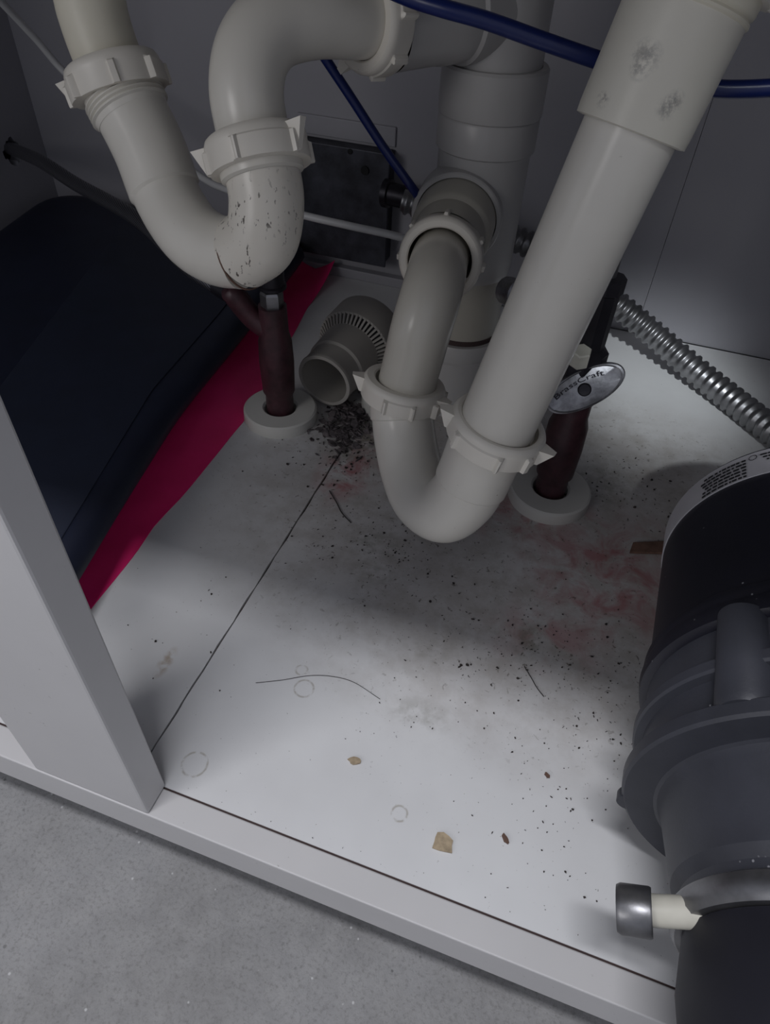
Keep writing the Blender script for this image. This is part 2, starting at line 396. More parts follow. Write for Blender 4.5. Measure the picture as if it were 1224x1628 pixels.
box('seam_grime', (SX - 0.003, 0.001, -0.0145), (SX + 0.003, 0.587, -0.0022), M_GROOVE, cab, 0)
box('seam_grime', (-0.51, -0.001, -0.014), (0.5, 0.0020, -0.0006), M_GROOVE, cab, 0)
box('bottom_rail', (-0.60, -0.0155, -0.029), (0.60, -0.0006, 0.0), M_FRAME, cab, 0.0007)
box('center_stile', (-0.0690, -0.0150, 0.0004), (0.0, 0.0012, 0.60), M_FRAME, cab, 0.0012)
box('end_stile', (0.462, -0.0150, 0.0004), (0.60, 0.0012, 0.60), M_FRAME, cab, 0.0012)
box('end_stile', (-0.60, -0.0150, 0.0004), (-0.50, 0.0012, 0.60), M_FRAME, cab, 0.0012)
box('top_rail', (-0.60, -0.0150, 0.555), (0.60, 0.0012, 0.60), M_FRAME, cab, 0.0012)
box('toe_kick', (-0.53, 0.045, ZF), (0.53, 0.06, -0.0155), M_PANEL, cab, 0)
box('side_panel', (0.50, 0.0012, ZF), (0.515, 0.60, 0.60), M_PANEL, cab, 0)
# left side panel with the ragged hole the braided line passes through
def side_with_hole(x0, x1, y0, y1, z0, z1, cy, cz, r):
    bm = bmesh.new(); rnd = random.Random(4)
    angs = sorted([2 * math.pi * k / 28 for k in range(28)] + [math.atan2(z - cz, y - cy) % (2 * math.pi) for y in (y0, y1) for z in (z0, z1)])
    inn, out = [], []
    for a in angs:
        c, s = math.cos(a), math.sin(a)
        rr = r * (1 + rnd.uniform(-0.18, 0.18))
        t = min(((y1 - cy) / c if c > 1e-9 else 9e9), ((y0 - cy) / c if c < -1e-9 else 9e9), ((z1 - cz) / s if s > 1e-9 else 9e9), ((z0 - cz) / s if s < -1e-9 else 9e9))
        inn.append((cy + c * rr, cz + s * rr)); out.append((cy + c * t, cz + s * t))
    L = [[bm.verts.new((x, p[0], p[1])) for p in ring] for x in (x1, x0) for ring in (inn, out)]
    n = len(angs)
    for k in range(n):
        j = (k + 1) % n
        bm.faces.new((L[0][k], L[0][j], L[1][j], L[1][k])); bm.faces.new((L[2][k], L[3][k], L[3][j], L[2][j]))
        bm.faces.new((L[0][k], L[2][k], L[2][j], L[0][j])); bm.faces.new((L[1][k], L[1][j], L[3][j], L[3][k]))
    return link_mesh('side_panel', bm, M_PANEL, cab, smooth=False)
side_with_hole(-0.530, -0.516, 0.0012, 0.60, ZF, 0.60, 0.541, 0.090, 0.013)
box('hole_light_block', (-0.56, 0.0012, ZF), (-0.548, 0.60, 0.60), M_BLACK, cab, 0)  # added black plate that keeps outside light from showing through the hole
# back lining in two sheets with a vertical joint
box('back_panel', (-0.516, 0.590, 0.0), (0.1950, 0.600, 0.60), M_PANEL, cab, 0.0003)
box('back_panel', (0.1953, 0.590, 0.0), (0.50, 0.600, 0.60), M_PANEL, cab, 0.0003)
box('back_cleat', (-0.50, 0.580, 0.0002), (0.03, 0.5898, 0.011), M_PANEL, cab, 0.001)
wt = tag(box('worktop', (-0.75, -0.035, 0.602), (0.75, 0.60, 0.64), M_WORK, bw=0.002), 'worktop laid across the top of the sink cabinet', 'worktop')

# ------------------------------------------------------------------ drain parts
def V(p): return Vector(p)
def slip_nut(p0, p1, mat, parent, r=0.0272, h=0.0165, hole=0.0200, ref=(0.15, -1.0, 0.4), ribs=(-40, 5, 50, 95, 140, 185, 230, 275), panels=((-40, 5), (50, 95), (140, 185), (230, 275)), wings=(-85, 85), name='slip_nut'):
    """Ribbed slip nut: p0 skirt end, p1 face end where the tube enters; angles in degrees from the reference side, positive towards +X."""
    p0, p1 = V(p0), V(p1); w = (p1 - p0).normalized()
    mid = (p0 + p1) / 2; o = mid - w * h / 2
    u = V(ref); u = (u - w * u.dot(w)).normalized(); v = w.cross(u)
    if v.x < 0: v = -v
    prof = [(r * 0.965, 0.0), (r * 0.975, h * .04), (r * 0.975, h * .62), (r * 0.985, h * .68), (r * 0.975, h * .82), (r * 0.94, h * .95), (r * .90, h), (hole + .0010, h), (hole, h * .95), (hole + .0014, h * .8), (hole + .0014, 0.0)]
    bm = bmesh.new(); seg = 180; rings = []
    def inr(a, lo, hi): return (a - lo) % 360 <= (hi - lo) % 360
    for i, (q, z) in enumerate(prof):
        ring = []
        for k in range(seg):
            a = 360.0 * k / seg; rr = q
            if i < 3:
                if any(inr(a, x - 0.1, y + 0.1) for x, y in panels): rr += 0.0011
                if any(min((a - x) % 360, (x - a) % 360) <= 3.1 for x in ribs): rr += 0.0019
            t = math.radians(a)
            ring.append(bm.verts.new(o + w * z + (u * math.cos(t) + v * math.sin(t)) * rr))
        rings.append(ring)
    for a, b in zip(rings, rings[1:] + rings[:1]):
        for k in range(seg): bm.faces.new((a[k], a[(k + 1) % seg], b[(k + 1) % seg], b[k]))
    for ang in wings:
        t = math.radians(ang); d = u * math.cos(t) + v * math.sin(t); e = w.cross(d)
        b = o + d * (r * .95)
        pts = [b + w * h * .06 + e * .0016, b + w * h * .06 - e * .0016, b + d * .0022 + w * h * .10 - e * .0014, b + d * .0022 + w * h * .10 + e * .0014,
               b + w * h * .86 + e * .0050, b + w * h * .86 - e * .0050, b + d * .0080 + w * h * .88 - e * .0022, b + d * .0080 + w * h * .88 + e * .0022]
        q = [bm.verts.new(x) for x in pts]
        for fc in ((0, 1, 2, 3), (4, 7, 6, 5), (0, 4, 5, 1), (1, 5, 6, 2), (2, 6, 7, 3), (3, 7, 4, 0)): bm.faces.new([q[i] for i in fc])
    return link_mesh(name, bm, mat, parent, angle=30)

# left p-trap
lt = thing('p_trap', 'white plastic P-trap with speckled grime on its bend, hanging above the navy tray', 'drain trap')
tube('trap_bend', L_ARM[1:7], 0.0193, M_WHITE, lt, n=16, seg=48, rfun=lambda t, i: 0.0210 if i < 30 else 0.0196)
lathe('joint_ring', [(0.0196, -0.0006), (0.0203, -0.0005), (0.0203, 0.0005), (0.0196, 0.0006)], L_ARM[6], V(L_ARM[7]) - V(L_ARM[5]), M_WOOD, lt, 48, closed=True)
tube('trap_outlet', [L_ARM[6], L_ARM[7], L_ARM[8], L_ARM[9]], 0.0198, M_TRAP, lt, n=10, seg=48, rfun=lambda t, i: 0.0202)
tube('outlet_elbow', L_ELBOW, 0.0190, M_WHITE, lt, seg=48)
a0, a1 = V(L_ARM[1]), V(L_ARM[2]); ax = (a0 - a1).normalized()
prof = [(0.0210, -0.002)]
for k in range(4):
    z = 0.001 + k * 0.0024
    prof += [(0.0218, z), (0.0232, z + .0008), (0.0232, z + .0013), (0.0218, z + .0021)]
lathe('threaded_neck', prof + [(0.0215, .016)], a0 - ax * 0.013, ax, M_WHITE, lt, 64)
slip_nut(L_NUTS[0], L_NUTS[1], M_NUT, lt, r=0.0278, h=0.0165, hole=0.0192, ribs=(-72, -30, 25, 70, 120, 180, 240), panels=((70, 120), (-72, -30)), wings=(-84,))
slip_nut(L_NUTS[2], L_NUTS[3], M_NUT, lt, r=0.0278, h=0.0165, hole=0.0195, ribs=(-60, -5, 60, 120, 180, 240), panels=((-5, 60), (120, 180)), wings=(-78, 66))
slip_nut(L_NUTS[5], L_NUTS[4], M_NUT, lt, r=0.0272, h=0.0165, hole=0.0194, ref=(0, -1, -0.3))
e0, e1 = V(L_NUTS[2]), V(L_NUTS[3]); ax = (e1 - e0).normalized()
lathe('outlet_collar', [(0.0200, -0.006), (0.0222, -0.005), (0.0226, 0.004), (0.020, .005)], e0 - ax * 0.0005, ax, M_WHITE, lt, 64)
tp = thing('tailpiece', 'cream plastic tailpiece coming down into the left-hand P-trap', 'drain pipe')
tube('tailpiece_pipe', [V(L_TAIL[0]) + (V(L_TAIL[0]) - V(L_TAIL[1])) * 6.0, L_TAIL[0], L_TAIL[1], L_TAIL[2], L_TAIL[3]], 0.0188, M_CREAM, tp, seg=48)

# stack at the back
ST = V((0.0455, 0.405, 0.0)); UP = V((0.0, 0.0, 1.0))
st = thing('drain_stack', 'greyish white vertical drain stack with a side branch rising through the cabinet deck', 'drain pipe')
lathe('floor_hub', [(0.036, 0.0), (0.036, 0.052), (0.0345, 0.0532), (0.0345, 0.0545), (0.0362, 0.0555), (0.0362, 0.066), (0.035, 0.068), (0.031, 0.068)], ST, UP, M_STACK, st, 64)
lathe('riser_pipe', [(0.0305, 0.060), (0.0305, 0.125)], ST, UP, M_STACKG, st, 64)
lathe('joint_grime', [(0.0308, 0.066), (0.0316, 0.067), (0.0312, 0.0715), (0.0307, 0.072)], ST, UP, M_GROOVE, st, 64)
bm = bmesh.new()
add_lathe(bm, [(0.0305, 0.120), (0.0322, 0.126), (0.0322, 0.208), (0.0345, 0.2095), (0.0345, 0.2285), (0.0335, 0.2300), (0.0310, 0.2300)], ST, UP, 64)
link_mesh('tee_body', bm, M_STACK, st)
bm = bmesh.new()
hubp = V(BRANCH[2]); bd = (V(BRANCH[4]) - V(BRANCH[2])).normalized()
LB = (hubp - ST).y / bd.y
b0 = hubp - bd * LB
add_lathe(bm, [(0.0290, 0.0), (0.0300, LB - 0.028), (0.0318, LB - 0.022), (0.0322, LB - 0.001), (0.0314, LB), (0.0290, LB), (0.0284, LB - 0.004)], b0, bd, 64)
link_mesh('tee_branch', bm, M_STACK, st)
lathe('branch_adapter', [(0.0283, LB - 0.010), (0.0283, LB + 0.020), (0.0270, LB + 0.022), (0.0250, LB + 0.024), (0.0250, LB + 0.044)], b0, bd, M_STACKG, st, 64)
lathe('coupling', [(0.0300, 0.2305), (0.0348, 0.2305), (0.0352, 0.2320), (0.0352, 0.2575), (0.0340, 0.2592), (0.0305, 0.2592)], ST, UP, M_STACK, st, 64)
lathe('riser_pipe', [(0.0302, 0.250), (0.0302, 0.599)], ST, UP, M_STACK, st, 64)
# side inlet at the top that takes the left trap's outlet
s0 = V((ST.x, ST.y, 0.289)); sd = (V(L_ELBOW[-1]) - s0).normalized()
lathe('side_inlet', [(0.0270, 0.0), (0.0280, 0.034), (0.0262, 0.036), (0.0262, 0.052), (0.0255, 0.054), (0.0255, 0.086)], s0, sd, M_STACK, st, 64)

# right p-trap
rt = thing('p_trap', 'white plastic P-trap whose low U-bend hangs in the middle of the cabinet, feeding the stack', 'drain trap')
tube('trap_bend', R_BEND, 0.0215, M_WHITE, rt, seg=56, n=16, rfun=lambda t, i: 0.0218 if i < 24 else (0.0207 if i < 106 else 0.0217))
tube('trap_arm', R_TUBE, 0.0188, M_GREYPIPE, rt, seg=48)
slip_nut(R_NUTS[0], R_NUTS[1], M_NUT, rt, r=0.0282, h=0.0140, hole=0.0200, ref=(0.27, -0.96, 0), ribs=(-24, 14, 48, 100, 150, 215), panels=((-24, 14), (48, 100)), wings=(-88, 60, 180))
slip_nut(R_NUTS[2], R_NUTS[3], M_NUT, rt, r=0.0275, h=0.0140, hole=0.0219, ref=(0.10, -0.99, 0), ribs=(-47, 10, 47, 140, 190, 230), panels=((-47, 10), (140, 190)), wings=(-80, 72, 180))
slip_nut(R_NUTS[4], R_NUTS[5], M_NUT, rt, r=0.0283, h=0.0150, hole=0.0212, ref=(0, 0.1, 1), ribs=(0, 60, -50, 95, -95, 180), panels=(), wings=())
rp = thing('tailpiece', 'long white plastic tailpiece running down from upper right into the U-bend trap', 'drain pipe')
P0, P1, P2 = map(V, R_PIPE[:3]); ax = (P2 - P1).normalized()
D1 = (V(R_PIPE[3]) - P0).dot(ax); D2 = (V(R_PIPE[4]) - P0).dot(ax)
lathe('tailpiece_pipe', [(0.0200, 0.0), (0.0206, 0.002), (0.0206, 0.42)], P0, ax, M_WHITE, rp, 64)
lathe('coupling_sleeve', [(0.0213, D1 - 0.0005), (0.0244, D1), (0.0247, D1 + 0.004), (0.0247, D2 + 0.001), (0.0213, D2 + 0.002)], P0, ax, M_SLEEVE, rp, 64)
lathe('threaded_collar', [(0.0240, D2), (0.0256, D2 + .0012), (0.0256, D2 + .0022), (0.0246, D2 + .0032), (0.0256, D2 + .0044), (0.0260, D2 + .0054), (0.0260, D2 + .0110), (0.0215, D2 + .012)], P0, ax, M_CREAM, rp, 64)
slip_nut(P0 + ax * (D2 + 0.0095), P0 + ax * (D2 + 0.026), M_NUT, rp, r=0.0290, h=0.0165, hole=0.0215, wings=(70, -110))

# ------------------------------------------------------------------ thin lines
tag(tube('water_tube', BLUE, 0.0037, M_BLUE, n=8, seg=20), 'glossy blue plastic water tube passing behind the long right tailpiece', 'tube')
tag(tube('water_tube', BLUE2, 0.0031, M_BLUE, n=8, seg=20), 'dark blue water tube slanting down from the horizontal trap outlet to the stack', 'tube')
tag(tube('water_tube', WHITE, 0.0031, M_WTUBE, n=8, seg=20), 'thin white plastic tube crossing behind the left P-trap to the stack', 'tube')
bh = thing('supply_hose', 'braided steel supply hose coming out of the hole in the left cabinet side', 'hose')
tube('braided_sleeve', [(-0.543, 0.545, 0.090), (-0.516, 0.537, 0.094)] + BRAID, 0.0062, M_BRAID, bh, n=10, seg=20)
e0, e1 = V(BRAID[-2]), V(BRAID[-1]); lathe('crimp_ferrule', [(0.0, 0), (0.0078, 0.0), (0.0078, 0.020), (0.0, 0.020)], e1 - (e1 - e0).normalized() * 0.016, e1 - e0, M_DARKVALVE, bh, 24)

# ------------------------------------------------------------------ junction box and flexible conduit
jb = thing('junction_box', 'tarnished dark metal junction box fixed low on the back panel', 'electrical box')
box('box_shell', (-0.182, 0.568, 0.030), (-0.079, 0.5896, 0.140), M_BOX, jb, 0.002)
box('cover_plate', (-0.184, 0.5655, 0.028), (-0.077, 0.568, 0.142), M_BOX, jb, 0.001)
lathe('knockout', [(0, 0), (0.0042, 0), (0.0042, 0.0012), (0, 0.0012)], (-0.102, 0.5650, 0.124), (0, -1, 0), M_BLACK, jb, 24)
lathe('knockout', [(0, 0), (0.0025, 0), (0.0025, 0.001), (0, 0.001)], (-0.118, 0.5652, 0.139), (0, -1, 0), M_BLACK, jb, 20)
box('mounting_tab', (-0.184, 0.5870, 0.142), (-0.079, 0.5897, 0.160), M_PANEL, jb, 0.001)
lathe('cable_connector', [(0, 0), (0.0135, 0.0), (0.0135, 0.006), (0.011, 0.007), (0.011, 0.022), (0.013, 0.022), (0.013, 0.028), (0, 0.028)], (-0.079, 0.560, 0.108), (1, -0.1, 0), M_DARKVALVE, jb, 12)
def conduit_r(t, i): return 0.0099 if i % 4 in (0, 1) else 0.0124
cn = thing('flexible_conduit', 'ribbed grey flexible metal conduit running from the junction box out to the right', 'conduit')
dense = smooth_path(CONDUIT, 60)
# even spacing along the path so every rib has the same pitch
L = [0.0]
for a, b in zip(dense, dense[1:]): L.append(L[-1] + (b - a).length)
step = 0.00205; pts = []; j = 0; s = 0.0
while s < L[-1]:
    while L[j + 1] < s: j += 1
    f = (s - L[j]) / max(1e-9, L[j + 1] - L[j]); pts.append(dense[j].lerp(dense[j + 1], f)); s += step
bm = bmesh.new(); add_tube(bm, pts, 0.01, 28, True, conduit_r)
link_mesh('ribbed_casing', bm, M_STEEL, cn, angle=70)

# ------------------------------------------------------------------ shut-off valves
def escutcheon(parent, x, y, r=0.031, h=0.0105):
    lathe('escutcheon', [(0.0165, 0.0), (r, 0.0), (r + .0004, 0.001), (r, h - .0012), (r - .0015, h), (0.0150, h + .0004), (0.0135, h - .001), (0.0135, 0.001)], (x, y, 0.0), (0, 0, 1), M_ESC, parent, 64, closed=True)
vr = thing('shutoff_valve', 'dark stub-out and shut-off valve with worn oval metal handle by the big tailpiece', 'valve')
escutcheon(vr, 0.1515, 0.3005)
lathe('stub_pipe', [(0.0115, 0.0), (0.0118, 0.016), (0.0115, 0.022), (0.0138, 0.026), (0.0146, 0.050), (0.0140, 0.070), (0.0118, 0.078), (0.0118, 0.095)], (0.1515, 0.3005, 0), (0, 0, 1), M_MAROON, vr, 40)
lathe('valve_body', [(0.0, .088), (0.013, 0.088), (0.0145, 0.094), (0.0145, 0.116), (0.0125, 0.122), (0.0125, 0.128), (0.0085, 0.130), (0.0085, 0.168), (0.0100, 0.169), (0.0100, 0.178), (0, 0.178)], (0.1515, 0.3045, 0), (0, 0, 1), M_DARKVALVE, vr, 8, angle=20)
lathe('supply_tube', [(0.0048, 0.170), (0.0048, 0.40)], (0.1500, 0.3060, 0), (0, 0, 1), M_STEEL, vr, 20)
bm = bmesh.new(); oo = V((0.0830, 0.3620, 0.1290))
add_lathe(bm, [(0, 0), (0.0095, 0.0), (0.0098, 0.001), (0.0098, 0.014), (0.0075, 0.015), (0.0070, 0.055), (0, 0.055)], oo, V((0.150, 0.306, 0.150)) - oo, 16)
link_mesh('outlet_nut', bm, M_CHROME, vr)
lathe('packing_nut', [(0, 0.0), (0.0060, 0.0), (0.0066, 0.001), (0.0066, 0.011), (0.0058, 0.012), (0, 0.012)], (0.1468, 0.2950, 0.122), (0.0, -0.25, 1), M_NYLON, vr, 6, angle=20)
HC = V((0.1550, 0.2878, 0.1088)); HN = V((0.0426, -0.9177, 0.3951)).normalized(); H1 = V((0.7697, 0.2822, 0.5726)).normalized(); H2 = HN.cross(H1)
bm = bmesh.new(); add_lathe(bm, [(0, 0), (0.0075, 0), (0.0075, 0.016), (0, 0.016)], HC - HN * 0.016, HN, 24); link_mesh('valve_stem', bm, M_DARKVALVE, vr)
def oval(a):
    x = math.cos(a); y = math.sin(a)
    return 0.0262 * x, 0.0122 * (abs(y) ** 0.92) * (1 if y > 0 else -1)
bm = bmesh.new(); rings = []
for sc_, hh in ((0.90, -0.0095), (1.0, -0.0085), (1.03, -0.003), (1.0, 0.0), (0.95, 0.0004), (0.90, -0.0004), (0.45, 0.0008), (0.2, 0.0008)):
    rings.append([bm.verts.new(HC + H1 * oval(2 * math.pi * k / 64)[0] * sc_ + H2 * oval(2 * math.pi * k / 64)[1] * sc_ + HN * hh) for k in range(64)])
for a, b in zip(rings, rings[1:]):
    for k in range(64): bm.faces.new((a[k], a[(k + 1) % 64], b[(k + 1) % 64], b[k]))
bm.faces.new(rings[0][::-1]); bm.faces.new(rings[-1])
hd = link_mesh('handle', bm, M_CHROME, vr, angle=40); hd['label'] = 'worn silver oval handle'
bm = bmesh.new(); add_lathe(bm, [(0, 0), (0.0042, 0), (0.0044, 0.0012), (0.0036, 0.0022), (0, 0.0018)], HC + HN * 0.0004, HN, 24)
link_mesh('handle_screw', bm, M_DARKVALVE, hd)

def text_mesh(body, size, extrude=0.0):
    cu = bpy.data.curves.new('lettering', 'FONT'); cu.body = body; cu.size = size; cu.extrude = extrude; cu.resolution_u = 3
    o = bpy.data.objects.new('lettering', cu); C.objects.link(o)
    dg = bpy.context.evaluated_depsgraph_get(); dg.update()
    me = bpy.data.meshes.new_from_object(o.evaluated_get(dg))
    C.objects.unlink(o); bpy.data.objects.remove(o); bpy.data.curves.remove(cu)
    bm = bmesh.new(); bm.from_mesh(me); bpy.data.meshes.remove(me)
    return bm
# raised maker's lettering following the upper curve of the handle
bm = text_mesh('BrassCraft', 0.0072, 0.0003)
w = max(v.co.x for v in bm.verts)
for v in bm.verts:
    s = (v.co.x / w - 0.5); arc = s * 0.034
    x = -0.0022 + arc
    base = 0.0052 - (x / 0.0262) ** 2 * 0.0070
    sl_ = -2 * x / 0.0262 ** 2 * 0.0070
    y = base + v.co.y * 0.66
    v.co = HC + H1 * (x - v.co.y * sl_ * 0.5) + H2 * y + HN * (0.0011 + v.co.z)
link_mesh('lettering', bm, M_DARKVALVE, hd, smooth=False)

vl = thing('shutoff_valve', 'dark maroon stub-out with shut-off valve, standing beside the pink sheet', 'valve')
VX, VY = -0.0830, 0.3150
escutcheon(vl, VX, VY)
lathe('stub_pipe', [(0.0112, 0.0), (0.0115, 0.018), (0.0112, 0.024), (0.0132, 0.028), (0.0140, 0.055), (0.0132, 0.074), (0.0112, 0.082), (0.0108, 0.104), (0.0, 0.104)], (VX, VY, 0), (0, 0, 1), M_MAROON, vl, 40)
tube('valve_arm', [(VX, VY, 0.080), (VX - 0.016, VY - 0.003, 0.092), V(BRAID[-1]) + V((0.002, 0, -0.001)), V(BRAID[-1])], 0.0088, M_MAROON, vl, seg=24)
lathe('compression_nut', [(0, 0.102), (0.0085, 0.102), (0.0088, 0.104), (0.0088, 0.114), (0.0078, 0.116), (0, 0.116)], (VX, VY, 0), (0, 0, 1), M_STEEL, vl, 6, angle=20)
lathe('supply_tube', [(0.0105, 0.119), (0.0108, 0.119), (0.0108, 0.121), (0.0095, 0.122), (0.0095, 0.160), (0, 0.160)], (VX + 0.001, VY, 0), (0, 0, 1), M_DARKVALVE, vl, 24)

se = thing('capped_stub', 'low white capped stub-out behind the U-bend of the middle trap', 'pipe')
escutcheon(se, 0.006, 0.371, r=0.0335, h=0.012)
lathe('stub_pipe', [(0.0125, 0.0), (0.0125, 0.020), (0.0105, 0.023), (0, 0.023)], (0.006, 0.371, 0), (0, 0, 1), M_STACKG, se, 40)

# ------------------------------------------------------------------ storage bin
def round_poly(poly, rads, seg=8):
    out = []; n = len(poly)
    for i in range(n):
        p = Vector(poly[i]); a = Vector(poly[i - 1]); b = Vector(poly[(i + 1) % n]); r = rads[i]
        if r <= 0: out.append(tuple(p)); continue
        d1 = (a - p).normalized(); d2 = (b - p).normalized()
        q1 = p + d1 * r; q2 = p + d2 * r
        for k in range(seg + 1):
            t = k / seg
            out.append(tuple(q1 * (1 - t) ** 2 + p * 2 * t * (1 - t) + q2 * t * t))
    return out
def loft(bm, loops, cap0=True, cap1=True):
    R = [[bm.verts.new(p) for p in lp] for lp in loops]; n = len(R[0])
    for a, b in zip(R, R[1:]):
        for k in range(n): bm.faces.new((a[k], a[(k + 1) % n], b[(k + 1) % n], b[k]))
    if cap0: bm.faces.new(R[0][::-1])
    if cap1: bm.faces.new(R[-1])
tr = thing('storage_tray', 'dark navy rectangular plastic tray with rounded corners lying left of the pipes', 'tray')
rim = [(-0.400, 0.030), (-0.094, 0.030), (-0.117, 0.143), (-0.137, 0.253), (-0.146, 0.374), (-0.164, 0.560), (-0.502, 0.574)]
rr_ = [0.05, 0.006, 0.03, 0.03, 0.03, 0.020, 0.055]
def shrink(poly, d):
    out = []; n = len(poly)
    for i in range(n):
        p = Vector(poly[i]); a = (p - Vector(poly[i - 1])).normalized(); b = (Vector(poly[(i + 1) % n]) - p).normalized()
        na = Vector((-a.y, a.x)); nb = Vector((-b.y, b.x)); m = (na + nb).normalized()
        out.append(tuple(p + m * d / max(0.35, m.dot(na))))
    return out
def loop(d, z): return [(x, y, z) for x, y in round_poly(shrink(rim, d), rr_)]
bm = bmesh.new()
loft(bm, [loop(0.045, 0.0150), loop(0.034, 0.0155), loop(0.020, 0.0175), loop(0.010, 0.0210), loop(0.003, 0.0260), loop(0.0, 0.0315), loop(0.0010, 0.0370), loop(0.0045, 0.0420), loop(0.0100, 0.0450), loop(0.0170, 0.0460), loop(0.026, 0.0455)], True, True)
link_mesh('tray_shell', bm, M_NAVY, tr, angle=60)
bm = bmesh.new()
pan = [(-0.225, 0.075), (-0.118, 0.075), (-0.160, 0.253), (-0.171, 0.374), (-0.190, 0.525), (-0.370, 0.510), (-0.349, 0.467)]
pa = round_poly(pan, [0.008] * len(pan), 4)
def shr(k, z): return [(-0.2 + (x + 0.2) * k, 0.3 + (y - 0.3) * k, z) for x, y in pa]
loft(bm, [shr(1, 0.0452), shr(0.997, 0.0463), shr(0.99, 0.0466)])
link_mesh('raised_panel', bm, M_NAVYP, tr, angle=25)
# the pink sheet it rests on: flat edge on the deck, folded up under the tray
OUT = [(0.028, -0.1035), (0.083, -0.1058), (0.136, -0.1080), (0.160, -0.1100), (0.196, -0.1075), (0.235, -0.1090), (0.296, -0.1085), (0.350, -0.1170), (0.409, -0.1260), (0.500, -0.1390), (0.560, -0.1400), (0.578, -0.1405)]
def interp(t, y):
    for (y0, x0), (y1, x1) in zip(t, t[1:]):
        if y <= y1: return x0 + (x1 - x0) * (y - y0) / (y1 - y0)
    return t[-1][1]
bm = bmesh.new(); rows = []
NY, prof_s = 70, [0.0, 0.002, 0.008, 0.016, 0.024, 0.034, 0.046, 0.065, 0.110, 0.160]
for i in range(NY + 1):
    y = 0.028 + 0.550 * i / NY
    xo = interp(OUT, y) + 0.0006 * math.sin(y * 60)
    lift = max(0.0, (y - 0.50) / 0.078) ** 1.5 * 0.019
    fr = max(0.0, 1 - y / 0.17)
    row = []
    for sft in prof_s:
        h = 0.0006 + 0.0124 * min(1.0, max(0.0, (sft - 0.004) / (0.044 - 0.022 * fr))) ** 1.3 + lift * max(0.0, 1.0 - sft / 0.022)
        h += 0.0006 * math.sin(y * 95 + sft * 200) * min(1, sft / 0.01)
        if sft > 0.044: h = min(h, 0.0138)
        row.append((xo - sft, y, h))
    rows.append(row)
A_ = [[bm.verts.new(p) for p in r] for r in rows]
B_ = [[bm.verts.new((p[0], p[1], max(0.0001, p[2] - 0.0006))) for p in r] for r in rows]
m = len(prof_s)
for i in range(NY):
    for j in range(m - 1):
        bm.faces.new((A_[i][j], A_[i][j + 1], A_[i + 1][j + 1], A_[i + 1][j])); bm.faces.new((B_[i][j], B_[i + 1][j], B_[i + 1][j + 1], B_[i][j + 1]))
    bm.faces.new((A_[i][0], A_[i + 1][0], B_[i + 1][0], B_[i][0])); bm.faces.new((A_[i][m - 1], B_[i][m - 1], B_[i + 1][m - 1], A_[i + 1][m - 1]))
for j in range(m - 1):
    bm.faces.new((A_[0][j], B_[0][j], B_[0][j + 1], A_[0][j + 1])); bm.faces.new((A_[NY][j], A_[NY][j + 1], B_[NY][j + 1], B_[NY][j]))
tag(link_mesh('plastic_sheet', bm, M_PINK, angle=50), 'bright crimson pink folded plastic sheet on the deck, peeking out beneath the navy tray', 'sheet')

# ------------------------------------------------------------------ loose fitting and debris
ft = thing('loose_fitting', 'dusty white slotted plastic drain fitting lying on the deck by the pink sheet', 'pipe fitting')
FO = V((-0.053, 0.340, 0.0285)); FA = V((-0.012, 0.100, 0.008)).normalized()
FA = V((0.10, 1.0, 0.06)).normalized()
lathe('open_neck', [(0.0215, 0.0), (0.0245, 0.0), (0.0250, 0.002), (0.0245, 0.004), (0.0245, 0.020), (0.0262, 0.022), (0.0270, 0.050), (0.0215, 0.050), (0.0215, 0.0)], FO, FA, M_FIT, ft, 56)
lathe('neck_bore', [(0, 0.045), (0.0214, 0.045), (0.0214, 0.002)], FO, FA, M_FIT, ft, 40)
lathe('slot_backing', [(0.0265, 0.0515), (0.0335, 0.0575)], FO, FA, M_BLACK, ft, 56)
u, v, w = frame(FA)
bm = bmesh.new()
for k in range(52):
    a = 2 * math.pi * k / 52
    d = u * math.cos(a) + v * math.sin(a); e = w.cross(d)
    Mx = Matrix((( d.x, e.x, w.x, 0), (d.y, e.y, w.y, 0), (d.z, e.z, w.z, 0), (0, 0, 0, 1)))
    p = FO + d * 0.0300 + w * 0.0535
    tl = Matrix.Rotation(-0.70, 4, 'Y')
    add_box(bm, (-0.0050, -0.0009, -0.0012), (0.0050, 0.0009, 0.0012), Matrix.Translation(p) @ Mx @ tl)
link_mesh('slot_ribs', bm, M_FIT, ft, smooth=False)
lathe('flange_collar', [(0.0330, 0.056), (0.0348, 0.0565), (0.0352, 0.060), (0.0352, 0.085), (0.0335, 0.088), (0.0, 0.088)], FO, FA, M_FIT, ft, 56)

rnd = random.Random(11)
def chip(bm, x, y, z, s, rot, flatness=0.25, tilt=0.3):
    n = rnd.choice((4, 5, 6)); M = Matrix.Translation((x, y, z)) @ Matrix.Rotation(rot, 4, 'Z') @ Matrix.Rotation(rnd.uniform(-tilt, tilt), 4, 'X')
    a = []; b = []
    el = rnd.choice((0.2, 0.35, 0.6, 0.9))
    for k in range(n):
        t = 2 * math.pi * k / n + rnd.uniform(-.3, .3); r = s * rnd.uniform(0.6, 1.1)
        p = Vector((math.cos(t) * r, math.sin(t) * r * el, 0))
        a.append(bm.verts.new(M @ p)); b.append(bm.verts.new(M @ (p * 0.8 + Vector((0, 0, s * flatness)))))
    for k in range(n): bm.faces.new((a[k], a[(k + 1) % n], b[(k + 1) % n], b[k]))
    bm.faces.new(a[::-1]); bm.faces.new(b)
